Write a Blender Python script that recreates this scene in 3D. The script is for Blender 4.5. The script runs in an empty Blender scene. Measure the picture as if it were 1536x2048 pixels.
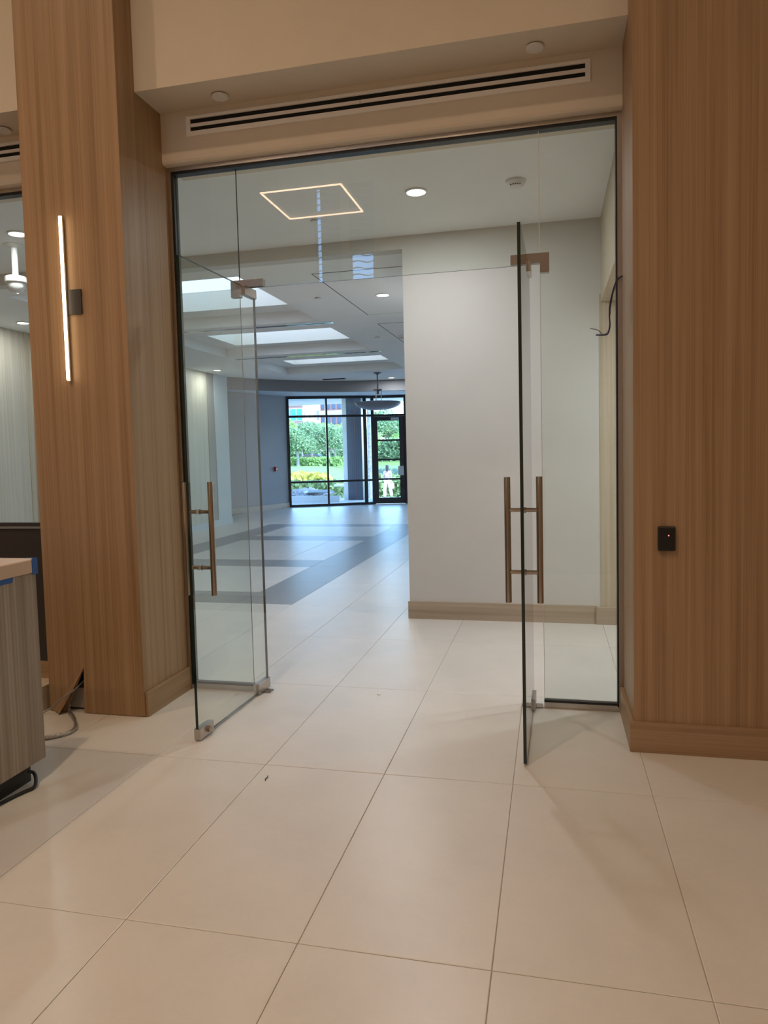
import bpy, bmesh, math, random
from mathutils import Vector, Matrix
random.seed(7)
S = bpy.context.scene
COL = S.collection

# ------------------------------------------------------------------ camera
F_PX, CX, CY = 1438.5, 763.47, 996.67
YAW, PIT, ROL = -0.232617, 0.063297, 0.024794
fw = Vector((math.sin(YAW)*math.cos(PIT), math.cos(YAW)*math.cos(PIT), -math.sin(PIT)))
rt = Vector((math.cos(YAW), -math.sin(YAW), 0.0))
dn = fw.cross(rt)
c_, s_ = math.cos(ROL), math.sin(ROL)
r2 = c_*rt + s_*dn
d2 = -s_*rt + c_*dn
cam = bpy.data.cameras.new('camera')
co = bpy.data.objects.new('camera', cam)
COL.objects.link(co)
m = Matrix.Identity(4)
for i in range(3):
    m[i][0], m[i][1], m[i][2] = r2[i], -d2[i], -fw[i]
m[0][3], m[1][3], m[2][3] = 1.38356, -2.02269, 1.51814
co.matrix_world = m
cam.sensor_fit = 'VERTICAL'
cam.sensor_height = 36.0
cam.lens = F_PX/2048*36.0
cam.shift_x = (768-CX)/2048
cam.shift_y = (CY-1024)/2048
cam.clip_start = 0.05
cam.clip_end = 600
S.camera = co

# ------------------------------------------------------------------ world, sun, exposure
W = bpy.data.worlds.new('sky')
S.world = W
W.use_nodes = True
wn = W.node_tree
wn.nodes.clear()
sky = wn.nodes.new('ShaderNodeTexSky')
sky.sky_type = 'NISHITA'
sky.sun_disc = False
sky.sun_elevation = math.radians(52)
sky.sun_rotation = math.radians(100)
sky.air_density = 1.0
sky.dust_density = 0.6
sky.ozone_density = 4.0
bg = wn.nodes.new('ShaderNodeBackground')
bg.inputs['Strength'].default_value = 1.6
wo = wn.nodes.new('ShaderNodeOutputWorld')
wn.links.new(sky.outputs[0], bg.inputs[0])
wn.links.new(bg.outputs[0], wo.inputs[0])
sl = bpy.data.lights.new('sun', 'SUN')
sl.energy = 6.0
sl.angle = math.radians(1.0)
sl.color = (1.0, 0.95, 0.86)
so = bpy.data.objects.new('sun', sl)
COL.objects.link(so)
so.rotation_euler = Vector((0.62, -0.22, 0.85)).to_track_quat('Z', 'Y').to_euler()
so.location = (10, -4, 20)
S.view_settings.view_transform = 'Standard'
S.view_settings.look = 'None'
S.view_settings.gamma = 1.0
S.view_settings.use_curve_mapping = False
S.view_settings.exposure = 0.22
S.cycles.max_bounces = 9
S.cycles.transparent_max_bounces = 16
S.cycles.adaptive_threshold = 0.02
WARM = (1.0, 0.71, 0.47)
NEUT = (0.94, 0.97, 1.0)
LOBBY_W, VEST_W, FAR_W = 0.345, 1.35, 2.3     # lamp power factors of the three rooms

# ------------------------------------------------------------------ helpers
def lin(r, g, b):
    f = lambda v: (v/255/12.92) if v/255 <= 0.04045 else ((v/255+0.055)/1.055)**2.4
    return (f(r), f(g), f(b), 1.0)

class NT:
    def __init__(s, name):
        s.m = bpy.data.materials.new(name); s.m.use_nodes = True
        s.t = s.m.node_tree; s.t.nodes.clear()
        s.out = s.t.nodes.new('ShaderNodeOutputMaterial')
    def n(s, typ, **kw):
        x = s.t.nodes.new(typ)
        for k, v in kw.items():
            if k.startswith('i_'):
                x.inputs[k[2:].replace('_', ' ')].default_value = v
            else:
                setattr(x, k, v)
        return x
    def l(s, a, b): s.t.links.new(a, b)

def mat(name, col, rough=0.5, metal=0.0, var=0.0, vscale=6.0, spec=0.5, bump=0.0, bscale=60.0, emit=None, estr=0.0, coat=0.0):
    t = NT(name)
    b = t.n('ShaderNodeBsdfPrincipled')
    b.inputs['Roughness'].default_value = rough
    b.inputs['Metallic'].default_value = metal
    b.inputs['Specular IOR Level'].default_value = spec
    b.inputs['Coat Weight'].default_value = coat
    c = col if len(col) == 4 else (*col, 1)
    co_ = t.n('ShaderNodeTexCoord')
    if var > 0:
        nz = t.n('ShaderNodeTexNoise'); nz.inputs['Scale'].default_value = vscale; nz.inputs['Detail'].default_value = 5
        t.l(co_.outputs['Object'], nz.inputs['Vector'])
        r = t.n('ShaderNodeMapRange'); r.inputs['From Min'].default_value = .3; r.inputs['From Max'].default_value = .7
        r.inputs['To Min'].default_value = 1-var; r.inputs['To Max'].default_value = 1+var
        t.l(nz.outputs[0], r.inputs['Value'])
        mx = t.n('ShaderNodeMix', data_type='RGBA', blend_type='MULTIPLY'); mx.inputs[0].default_value = 1
        mx.inputs[6].default_value = c
        t.l(r.outputs[0], mx.inputs[7]); t.l(mx.outputs[2], b.inputs['Base Color'])
    else:
        b.inputs['Base Color'].default_value = c
    if bump > 0:
        nb = t.n('ShaderNodeTexNoise'); nb.inputs['Scale'].default_value = bscale; nb.inputs['Detail'].default_value = 3
        t.l(co_.outputs['Object'], nb.inputs['Vector'])
        bp = t.n('ShaderNodeBump'); bp.inputs['Strength'].default_value = bump; bp.inputs['Distance'].default_value = 0.01
        t.l(nb.outputs[0], bp.inputs['Height']); t.l(bp.outputs[0], b.inputs['Normal'])
    if emit:
        b.inputs['Emission Color'].default_value = (*emit[:3], 1); b.inputs['Emission Strength'].default_value = estr
    t.l(b.outputs[0], t.out.inputs[0])
    return t.m

def wood(name, dark, mid, light, axis='Z', rough=0.45, fine=1.0):
    """straight-grained veneer, grain along AXIS"""
    t = NT(name)
    b = t.n('ShaderNodeBsdfPrincipled'); b.inputs['Roughness'].default_value = rough; b.inputs['Specular IOR Level'].default_value = 0.3
    g = t.n('ShaderNodeNewGeometry')
    sc = {'X': (0.5, 22, 22), 'Y': (22, 0.5, 22), 'Z': (30, 30, 0.35)}[axis]
    mp = t.n('ShaderNodeMapping'); mp.inputs['Scale'].default_value = sc
    t.l(g.outputs['Position'], mp.inputs['Vector'])
    n1 = t.n('ShaderNodeTexNoise'); n1.inputs['Scale'].default_value = 1.0; n1.inputs['Detail'].default_value = 6; n1.inputs['Roughness'].default_value = 0.62
    t.l(mp.outputs[0], n1.inputs['Vector'])
    mp2 = t.n('ShaderNodeMapping'); mp2.inputs['Scale'].default_value = tuple((9*fine if v > 1 else 2.0)*v for v in sc)
    t.l(g.outputs['Position'], mp2.inputs['Vector'])
    n2 = t.n('ShaderNodeTexNoise'); n2.inputs['Scale'].default_value = 1.0; n2.inputs['Detail'].default_value = 3
    t.l(mp2.outputs[0], n2.inputs['Vector'])
    ad = t.n('ShaderNodeMath', operation='MULTIPLY_ADD'); ad.inputs[1].default_value = 0.45
    t.l(n2.outputs[0], ad.inputs[0]); t.l(n1.outputs[0], ad.inputs[2])
    rp = t.n('ShaderNodeValToRGB')
    rp.color_ramp.elements[0].position = 0.46; rp.color_ramp.elements[0].color = (*dark, 1)
    rp.color_ramp.elements[1].position = 1.0; rp.color_ramp.elements[1].color = (*light, 1)
    e = rp.color_ramp.elements.new(0.72); e.color = (*mid, 1)
    t.l(ad.outputs[0], rp.inputs[0]); t.l(rp.outputs[0], b.inputs['Base Color'])
    bp = t.n('ShaderNodeBump'); bp.inputs['Strength'].default_value = 0.08; bp.inputs['Distance'].default_value = 0.004
    t.l(n2.outputs[0], bp.inputs['Height']); t.l(bp.outputs[0], b.inputs['Normal'])
    t.l(b.outputs[0], t.out.inputs[0])
    return t.m

def tile_mat(name, col, rough=0.33, var=0.06):
    t = NT(name)
    b = t.n('ShaderNodeBsdfPrincipled'); b.inputs['Specular IOR Level'].default_value = 0.5
    g = t.n('ShaderNodeNewGeometry'); oi = t.n('ShaderNodeObjectInfo')
    n1 = t.n('ShaderNodeTexNoise'); n1.inputs['Scale'].default_value = 2.6; n1.inputs['Detail'].default_value = 4; n1.inputs['Roughness'].default_value = .6
    n2 = t.n('ShaderNodeTexNoise'); n2.inputs['Scale'].default_value = 38; n2.inputs['Detail'].default_value = 4
    t.l(g.outputs['Position'], n1.inputs['Vector']); t.l(g.outputs['Position'], n2.inputs['Vector'])
    a = t.n('ShaderNodeMath', operation='MULTIPLY_ADD'); a.inputs[1].default_value = .25
    t.l(n2.outputs[0], a.inputs[0]); t.l(n1.outputs[0], a.inputs[2])
    a2 = t.n('ShaderNodeMath', operation='MULTIPLY_ADD'); a2.inputs[1].default_value = .16
    t.l(oi.outputs['Random'], a2.inputs[0]); t.l(a.outputs[0], a2.inputs[2])
    r = t.n('ShaderNodeMapRange'); r.inputs['From Min'].default_value = .35; r.inputs['From Max'].default_value = 1.15
    r.inputs['To Min'].default_value = 1-var; r.inputs['To Max'].default_value = 1+var
    t.l(a2.outputs[0], r.inputs['Value'])
    mx = t.n('ShaderNodeMix', data_type='RGBA', blend_type='MULTIPLY'); mx.inputs[0].default_value = 1; mx.inputs[6].default_value = (*col, 1)
    t.l(r.outputs[0], mx.inputs[7]); t.l(mx.outputs[2], b.inputs['Base Color'])
    r2_ = t.n('ShaderNodeMapRange'); r2_.inputs['To Min'].default_value = rough; r2_.inputs['To Max'].default_value = rough+.04
    t.l(n1.outputs[0], r2_.inputs['Value']); t.l(r2_.outputs[0], b.inputs['Roughness'])
    t.l(b.outputs[0], t.out.inputs[0])
    return t.m

def glass_mat(name, tint=(0.95, 0.98, 0.965), ior=1.5, k=1.8, smudge=0.0):
    """clear sheet glass: tinted transmission plus Fresnel mirror on its outward faces"""
    t = NT(name)
    tr = t.n('ShaderNodeBsdfTransparent'); tr.inputs[0].default_value = (*tint, 1)
    gl = t.n('ShaderNodeBsdfGlossy'); gl.inputs['Roughness'].default_value = 0.0
    fr = t.n('ShaderNodeFresnel'); fr.inputs['IOR'].default_value = ior
    ge = t.n('ShaderNodeNewGeometry')
    inv = t.n('ShaderNodeMath', operation='SUBTRACT'); inv.inputs[0].default_value = 1.0
    t.l(ge.outputs['Backfacing'], inv.inputs[1])
    m1 = t.n('ShaderNodeMath', operation='MULTIPLY'); t.l(fr.outputs[0], m1.inputs[0]); t.l(inv.outputs[0], m1.inputs[1])
    m2 = t.n('ShaderNodeMath', operation='MULTIPLY', use_clamp=True); m2.inputs[1].default_value = k; t.l(m1.outputs[0], m2.inputs[0])
    mx = t.n('ShaderNodeMixShader'); t.l(m2.outputs[0], mx.inputs[0]); t.l(tr.outputs[0], mx.inputs[1]); t.l(gl.outputs[0], mx.inputs[2])
    last = mx
    if smudge > 0:
        df = t.n('ShaderNodeBsdfDiffuse'); df.inputs[0].default_value = (.8, .82, .85, 1)
        nz = t.n('ShaderNodeTexNoise'); nz.inputs['Scale'].default_value = 1.6; nz.inputs['Detail'].default_value = 8
        co_ = t.n('ShaderNodeTexCoord'); t.l(co_.outputs['Object'], nz.inputs['Vector'])
        r = t.n('ShaderNodeMapRange'); r.inputs['From Min'].default_value = .45; r.inputs['From Max'].default_value = .8
        r.inputs['To Min'].default_value = smudge*.15; r.inputs['To Max'].default_value = smudge
        t.l(nz.outputs[0], r.inputs['Value'])
        mx2 = t.n('ShaderNodeMixShader'); t.l(r.outputs[0], mx2.inputs[0]); t.l(mx.outputs[0], mx2.inputs[1]); t.l(df.outputs[0], mx2.inputs[2])
        last = mx2
    t.l(last.outputs[0], t.out.inputs[0])
    return t.m

def emit_mat(name, col, strength):
    t = NT(name)
    e = t.n('ShaderNodeEmission'); e.inputs[0].default_value = (*col, 1); e.inputs[1].default_value = strength
    t.l(e.outputs[0], t.out.inputs[0])
    return t.m

class MB:
    def __init__(s): s.v, s.f, s.mi = [], [], []
    def add(s, vs, fs, mi=0):
        o = len(s.v); s.v += [tuple(v) for v in vs]
        s.f += [tuple(i+o for i in f) for f in fs]; s.mi += [mi]*len(fs)
        return s
    def box(s, x0, x1, y0, y1, z0, z1, mi=0, M=None):
        vs = [(x, y, z) for z in (z0, z1) for y in (y0, y1) for x in (x0, x1)]
        if M: vs = [M(Vector(v)) for v in vs]
        return s.add(vs, [(0, 2, 3, 1), (4, 5, 7, 6), (0, 1, 5, 4), (2, 6, 7, 3), (0, 4, 6, 2), (1, 3, 7, 5)], mi)
    def prism(s, poly, z0, z1, M=None, mi=0):
        """polygon in local xy, extruded along local z; M maps local to world"""
        n = len(poly)
        vs = [Vector((a, b, z0)) for a, b in poly]+[Vector((a, b, z1)) for a, b in poly]
        if M: vs = [M(v) for v in vs]
        fs = [tuple(range(n-1, -1, -1)), tuple(range(n, 2*n))]+[(i, (i+1) % n, n+(i+1) % n, n+i) for i in range(n)]
        return s.add(vs, fs, mi)
    def cyl(s, p0, p1, r, n=20, r1=None):
        p0, p1 = Vector(p0), Vector(p1); r1 = r if r1 is None else r1
        d = (p1-p0).normalized(); a = d.orthogonal().normalized(); b = d.cross(a)
        vs = []
        for p, rr in ((p0, r), (p1, r1)):
            vs += [p+(a*math.cos(6.28319*k/n)+b*math.sin(6.28319*k/n))*rr for k in range(n)]
        return s.add(vs, [(k, (k+1) % n, n+(k+1) % n, n+k) for k in range(n)]+[tuple(range(n-1, -1, -1)), tuple(range(n, 2*n))])
    def tube(s, pts, r, n=8):
        P = [Vector(p) for p in pts]; vs = []; a = None
        for i, p in enumerate(P):
            d = (P[min(i+1, len(P)-1)]-P[max(i-1, 0)]).normalized()
            a = d.orthogonal().normalized() if a is None else (a-d*a.dot(d)).normalized()
            b = d.cross(a); rr = r(i) if callable(r) else r
            vs += [p+(a*math.cos(6.28319*k/n)+b*math.sin(6.28319*k/n))*rr for k in range(n)]
        fs = [(i*n+k, i*n+(k+1) % n, (i+1)*n+(k+1) % n, (i+1)*n+k) for i in range(len(P)-1) for k in range(n)]
        fs += [tuple(range(n-1, -1, -1)), tuple((len(P)-1)*n+k for k in range(n))]
        return s.add(vs, fs)
    def lathe(s, prof, c, n=32):
        """profile (r, z) around the vertical through c"""
        vs = []; k0 = []
        for r, z in prof:
            vs += [(c[0]+r*math.cos(6.28319*k/n), c[1]+r*math.sin(6.28319*k/n), c[2]+z) for k in range(n)]
        fs = [(i*n+k, i*n+(k+1) % n, (i+1)*n+(k+1) % n, (i+1)*n+k) for i in range(len(prof)-1) for k in range(n)]
        if prof[0][0] > 1e-4: fs.append(tuple(range(n-1, -1, -1)))
        if prof[-1][0] > 1e-4: fs.append(tuple((len(prof)-1)*n+k for k in range(n)))
        return s.add(vs, fs)
    def ring(s, o, i, d0, d1, M):
        """rectangular frame: outer/inner = (u0,u1,w0,w1), depth d0..d1 along the third axis; M(u, w, d) -> world"""
        def q(r): return [(r[0], r[2]), (r[1], r[2]), (r[1], r[3]), (r[0], r[3])]
        vs = [M(u, w, d) for d in (d0, d1) for r in (o, i) for u, w in q(r)]
        fs = []
        for k in range(4):
            j = (k+1) % 4
            fs += [(k, j, 4+j, 4+k), (8+k, 12+k, 12+j, 8+j), (k, 8+k, 8+j, j), (4+k, 4+j, 12+j, 12+k)]
        return s.add(vs, fs)
    def build(s, name, mats, parent=None, smooth=False, bevel=0.0, origin=None, seg=2):
        me = bpy.data.meshes.new(name)
        vs = s.v
        if parent is not None:
            org = parent.matrix_basis.translation.copy()
            q = parent.parent
            while q: org += q.matrix_basis.translation; q = q.parent
        elif origin is not None: org = Vector(origin)
        else:
            xs, ys, zs = zip(*vs)
            org = Vector(((min(xs)+max(xs))/2, (min(ys)+max(ys))/2, min(zs)))
        me.from_pydata([tuple(Vector(v)-org) for v in vs], [], s.f)
        mats = mats if isinstance(mats, (list, tuple)) else [mats]
        for x in mats: me.materials.append(x)
        for p, k in zip(me.polygons, s.mi): p.material_index = k
        bm = bmesh.new(); bm.from_mesh(me); bmesh.ops.recalc_face_normals(bm, faces=bm.faces[:]); bm.to_mesh(me); bm.free()
        if smooth:
            for p in me.polygons: p.use_smooth = True
            try: me.set_sharp_from_angle(angle=math.radians(38))
            except Exception: pass
        o = bpy.data.objects.new(name, me); COL.objects.link(o)
        if parent is not None: o.parent = parent
        else: o.location = org
        if bevel > 0:
            b = o.modifiers.new('edge', 'BEVEL'); b.width = bevel; b.segments = seg; b.limit_method = 'ANGLE'
        return o

def tag(o, label=None, cat=None, group=None, kind=None):
    if label: o['label'] = label
    if cat: o['category'] = cat
    if group: o['group'] = group
    if kind: o['kind'] = kind
    return o
def struct(o, label=None, cat=None): return tag(o, label, cat, kind='structure')
def thing(name, loc, label=None, cat=None, group=None, kind=None):
    o = bpy.data.objects.new(name, None); COL.objects.link(o); o.location = loc; o.empty_display_size = .1
    o.matrix_basis = Matrix.Translation(Vector(loc))
    return tag(o, label, cat, group, kind)
def lamp(name, typ, loc, energy, color, parent=None, **kw):
    l = bpy.data.lights.new(name, typ); l.energy = energy; l.color = color
    for k, v in kw.items(): setattr(l, k, v)
    o = bpy.data.objects.new(name, l); COL.objects.link(o)
    if parent is not None:
        o.parent = parent; o.location = Vector(loc)-parent.matrix_basis.translation
    else: o.location = loc
    return o
def B(name, x0, x1, y0, y1, z0, z1, m_, parent=None, bevel=0.0): return MB().box(x0, x1, y0, y1, z0, z1).build(name, m_, parent, bevel=bevel)
XZ = lambda y: (lambda u, w, d: Vector((u, y+d, w)))      # frames standing in an XZ plane

# ------------------------------------------------------------------ materials
oak = wood('oak_veneer_warm', (.230, .140, .072), (.335, .212, .117), (.425, .285, .168))
oak_x = wood('oak_veneer_lengthwise', (.24, .15, .08), (.33, .215, .12), (.42, .285, .17), 'X')
oak_y = wood('oak_veneer_depthwise', (.24, .15, .08), (.33, .215, .12), (.42, .285, .17), 'Y')
oak_pale_x = wood('pale_oak_lengthwise', (.30, .235, .165), (.40, .32, .235), (.48, .395, .30), 'X')
oak_pale = wood('pale_oak_veneer', (.40, .33, .24), (.52, .44, .33), (.60, .52, .41))
grey_oak = wood('grey_oak_veneer', (.46, .40, .31), (.58, .52, .42), (.67, .61, .51))
desk_wood = wood('weathered_laminate', (.16, .125, .095), (.28, .23, .18), (.42, .36, .30), fine=.6)
paint_cream = mat('cream_paint', (.66, .58, .47), .75, var=.03, vscale=2)
paint_white = mat('white_paint', (.70, .70, .68), .75, var=.02, vscale=2)
paint_taupe = mat('taupe_paint', (.60, .59, .555), .75, var=.02, vscale=2)
paint_grey = mat('slate_grey_paint', (.30, .30, .325), .7, var=.03, vscale=2)
paint_blue = mat('pale_grey_paint', (.62, .67, .70), .7, var=.02)
ceil_paint = mat('ceiling_paint', (.84, .84, .82), .85, var=.02, vscale=1.5)
fascia_paint = mat('dark_fascia_paint', (.235, .235, .25), .7, var=.02)
well_paint = mat('skylight_well_paint', (.80, .78, .68), .8)
tile_light = tile_mat('cream_porcelain_tile', (.64, .615, .57), var=.085)
tile_grey = tile_mat('grey_porcelain_tile', (.25, .255, .255), .33, .12)
grout = mat('grout', (.40, .36, .31), .9, var=.1, vscale=30)
glass = glass_mat('clear_sheet_glass', smudge=0.03)
glass_win = glass_mat('window_glass', (.84, .94, 1.0))
glass_edge = mat('green_glass_edge', (.004, .016, .013), .12, spec=.6)
steel = mat('satin_steel', (.50, .46, .42), .28, 1.0, var=.04, vscale=80)
steel_dk = mat('brushed_nickel', (.34, .305, .275), .3, 1.0, var=.04, vscale=80)
steel_pol = mat('polished_steel', (.42, .37, .33), .10, 1.0)
black = mat('black_gasket', (.008, .008, .009), .4)
alu_dark = mat('dark_bronze_aluminium', (.012, .013, .018), .35, spec=.6)
white_pl = mat('white_plastic', (.75, .74, .71), .35)
white_met = mat('white_enamel', (.82, .78, .72), .4)
dark_slot = mat('slot_interior', (.006, .006, .006), .9)
dark_panel = mat('dark_brown_panel', (.032, .026, .024), .45, var=.04)
chrome_strip = mat('mirror_strip', (.82, .84, .88), .12, 1.0)
lens_warm = emit_mat('warm_led_diffuser', (1.0, .80, .52), 9.0)
ring_led = emit_mat('led_frame_diffuser', (1.0, .66, .42), 15.0)
lens_cool = emit_mat('downlight_lens', (1.0, .98, .94), 9.0)
tape_blue = mat('blue_masking_tape', (.016, .085, .30), .6, var=.12, vscale=60)
laminate_top = mat('tan_countertop', (.52, .38, .27), .4, var=.04)
foil = mat('foil_cable_sheath', (.55, .55, .55), .25, .9, bump=.8, bscale=90)
cable_black = mat('black_cable', (.012, .012, .012), .5)
cable_grey = mat('grey_wire', (.25, .26, .30), .5)
navy_wire = mat('navy_wire', (.02, .025, .08), .5)
substrate = mat('gypsum_substrate', (.42, .39, .36), .9, var=.1)
cavity = mat('cavity_shade_black', (.02, .018, .016), .95)  # near-black core colour stands in for shade inside the columns
red_pl = mat('red_enamel', (.42, .02, .015), .4)
red_led = emit_mat('red_indicator', (1.0, .08, .08), 8.0)

# ------------------------------------------------------------------ floor with tiles
ZC, ZV, ZL = 3.315, 3.43, 6.6
floor = struct(MB().box(-7.6, 5.2, -6.3, 19.3, -.12, -.004).build('floor', grout), 'polished porcelain tile floor running through all rooms', 'floor')
_tm = {}
def tile(x0, x1, y0, y1, m_):
    g = .0012; sx, sy = round(x1-x0-2*g, 4), round(y1-y0-2*g, 4)
    if sx < .03 or sy < .03: return
    k = (sx, sy, m_.name)
    if k not in _tm:
        e = .0025; a, b = sx/2, sy/2
        vs = [(-a, -b, -.006), (a, -b, -.006), (a, b, -.006), (-a, b, -.006), (-a, -b, -.0012), (a, -b, -.0012), (a, b, -.0012), (-a, b, -.0012),
              (-a+e, -b+e, 0), (a-e, -b+e, 0), (a-e, b-e, 0), (-a+e, b-e, 0)]
        fs = [(8, 9, 10, 11)]
        for i in range(4):
            j = (i+1) % 4
            fs += [(i, j, 4+j, 4+i), (4+i, 4+j, 8+j, 8+i)]
        me = bpy.data.meshes.new('tile'); me.from_pydata(vs, [], fs); me.materials.append(m_); _tm[k] = me
    o = bpy.data.objects.new('tile', _tm[k]); COL.objects.link(o); o.parent = floor
    o.location = Vector(((x0+x1)/2, (y0+y1)/2, 0))-floor.location
def tiles(x0, x1, y0, y1, m_, px=.6, py=1.2, ox=0.0, oy=0.0):
    def cuts(a, b, p, o):
        k = math.floor((a-o)/p+1e-6)+1; c = [a]
        while o+k*p < b-1e-6:
            c.append(o+k*p); k += 1
        return c+[b]
    X, Y = cuts(x0, x1, px, ox), cuts(y0, y1, py, oy)
    for i in range(len(X)-1):
        for j in range(len(Y)-1): tile(X[i], X[i+1], Y[j], Y[j+1], m_)
tiles(-3.0, 4.2, -2.4, 2.4, tile_light)
tiles(-6.0, 3.6, 2.4, 4.8, tile_light)
BX = (-4.68, -4.10, -1.80, -1.20)
BY = ((4.8, 5.4), (7.14, 7.74), (10.02, 10.63), (12.33, 12.84))
tiles(-1.2, .12, 4.8, 18.9, tile_light)                               # right-hand aisle
tiles(BX[2], BX[3], 4.8, 12.84, tile_grey)                            # long grey band
tiles(BX[0], BX[1], 4.8, 12.84, tile_grey)
for a, b in BY: tiles(BX[1], BX[2], a, b, tile_grey, 1.2, 3.0, oy=-30)
for k in range(3): tiles(BX[1], BX[2], BY[k][1], BY[k+1][0], tile_light)
tiles(-5.8, BX[0], 4.8, 12.84, tile_light)
tiles(-6.6, -1.2, 12.84, 18.0, tile_light, ox=.0, oy=.0)
tiles(-5.4, -1.2, 18.0, 18.9, tile_light)

# ------------------------------------------------------------------ lobby shell
XL, XR, YB = -5.8, 4.9, -6.0
def wall(name, *a, m_=paint_cream): return struct(B(name, *a, m_))
wall('wall_left', XL-.15, XL, YB, 2.3, 0, ZL)
wall('wall_right', XR, XR+.15, YB, 2.3, 0, ZL)
struct(B('ceiling', XL-.15, XR+.15, YB-.15, 2.4, ZL, ZL+.1, ceil_paint))
# back wall with two tall slit windows (they are what the transom glass mirrors)
WX = ((-2.68, -2.20), (-2.05, -1.60))
WZ = (1.0, 6.26)
edges = [XL-.15, WX[0][0], WX[0][1], WX[1][0], WX[1][1], XR+.15]
bk = MB()
for i in range(5):
    if i in (1, 3):
        bk.box(edges[i], edges[i+1], YB-.15, YB, 0, WZ[0]); bk.box(edges[i], edges[i+1], YB-.15, YB, WZ[1], ZL)
    else: bk.box(edges[i], edges[i+1], YB-.15, YB, 0, ZL)
struct(bk.build('wall_back', paint_cream))
frost = mat('frosted_film', (.55, .58, .58), .6, spec=.2)
for i, (a, b) in enumerate(WX):
    w = thing('window_%d' % (4+i), ((a+b)/2, YB-.08, WZ[0]), kind='structure')
    MB().ring((a, b, WZ[0], WZ[1]), (a+.03, b-.03, WZ[0]+.03, WZ[1]-.03), -.03, .03, XZ(YB-.08)).build('frame', alu_dark, w)
    B('pane', a+.03, b-.03, YB-.084, YB-.076, WZ[0]+.03, WZ[1]-.03, glass_win, w)
    sh = NT('dimming_cloth'); st = sh.n('ShaderNodeBsdfTranslucent'); st.inputs[0].default_value = (.16, .16, .15, 1); sh.l(st.outputs[0], sh.out.inputs[0])
    B('dimming_sheet', a+(.10 if i == 0 else .03), b-.03, YB-.068, YB-.066, (WZ[0]+.03 if i == 0 else 5.02), WZ[1]-.03, sh.m, w)  # added translucent sheet that dims the window as mirrored in the transom
    z = WZ[0]+.1
    while z < WZ[1]-.05:
        pts = [(a+.03+(b-a-.06)*t/12, YB-.05, z+.022*math.sin(6.28*t/12)) for t in range(13)]
        MB().tube(pts, .011, 6).build('slat', frost, w, smooth=True); z += .115

# upper wall over the openings: fascia, soffit and the band that carries the slot diffusers
prof = [(1.865, ZL), (1.865, 3.645), (2.15, 3.645), (2.15, 3.355), (2.156, 3.342), (2.17, 3.336), (2.42, 3.336), (2.42, ZL)]
def bulkhead(name, x0, x1):
    o = MB().prism(prof, x0, x1, M=lambda v: Vector((v.z, v.x, v.y))).build(name, paint_cream)
    return struct(o)
CLX, CRX = (-1.598, -.955), (1.772, 2.385)
bulkhead('wall_upper_middle', CLX[1], CRX[0])
bulkhead('wall_upper_left', XL, CLX[0])
bulkhead('wall_upper_right', CRX[1], XR)

# ------------------------------------------------------------------ wood-clad columns
YF = 1.68
lc = thing('wood_column', (-1.29, YF, 0), 'oak veneer column with torn bottom edge and linear light, beside the desk', 'column', kind='structure')
apex, rb, lb = (-1.352, .279), (-1.362, .004), (-1.49, .004)
MB().prism([(CLX[0], .004), lb, (-1.432, .12), (-1.385, .215), apex, (-1.357, .14), rb, (CLX[1], .004), (CLX[1], ZL), (CLX[0], ZL)], YF, YF+.012,
           M=lambda v: Vector((v.x, v.z, v.y))).build('front_veneer', oak, lc)
B('side_veneer', CLX[1]-.012, CLX[1], YF+.012, 2.335, 0, ZL, oak, lc)
B('side_veneer', CLX[0], CLX[0]+.012, YF+.012, 2.335, 0, ZL, oak, lc)
B('core', CLX[0]+.012, CLX[1]-.012, YF+.14, 2.335, 0, ZL, cavity, lc)
B('gypsum_strip', -1.56, -1.30, YF+.055, YF+.14, .012, .135, substrate, lc)
# the torn lip of veneer curling out at the floor
fl = MB(); N = 8; rows = []
for i in range(N+1):
    t = i/N
    x = apex[0]+(lb[0]-.035-apex[0])*t; z = apex[1]*(1-t)+.006*t
    out = .055*t*t
    rows.append((Vector((x-.045*t, YF-.002, z+.004)), Vector((x+.012*t, YF-.004-out*.7, z)), Vector((x+.03*t, YF-.004-out, z-.0))))
vs = [v for r in rows for v in r]
fl.add(vs+[v+Vector((0, .003, 0)) for v in vs], [(i*3+j, i*3+j+1, i*3+j+4, i*3+j+3) for i in range(N) for j in range(2)] +
       [tuple(3*(N+1)+k for k in (i*3+j, i*3+j+3, i*3+j+4, i*3+j+1)) for i in range(N) for j in range(2)])
fl.build('torn_flap', oak, lc, smooth=True)
MB().prism([(YF+.008, 0), (2.2, 0), (2.2, .146), (YF+.008, .146)], CLX[1], CLX[1]+.02, M=lambda v: Vector((v.z, v.x, v.y))).build('baseboard', oak_y, lc, bevel=.002)

rc = thing('wood_column', ((CRX[0]+CRX[1])/2, 1.676, 0), 'oak veneer column with tall baseboard and black card reader', 'column', kind='structure')
B('front_veneer', CRX[0], CRX[1], 1.676, 1.688, 0, ZL, oak, rc, bevel=.0015)
B('side_veneer', CRX[0], CRX[0]+.012, 1.688, 2.335, 0, ZL, oak, rc)
B('side_veneer', CRX[1]-.012, CRX[1], 1.688, 2.335, 0, ZL, oak, rc)
B('core', CRX[0]+.012, CRX[1]-.012, 1.70, 2.335, 0, ZL, cavity, rc)
B('baseboard', CRX[0]-.02, CRX[1]+.02, 1.658, 1.676, 0, .153, oak_x, rc, bevel=.002)
B('baseboard', CRX[0]-.02, CRX[0], 1.676, 2.2, 0, .153, oak_y, rc, bevel=.002)

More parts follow.
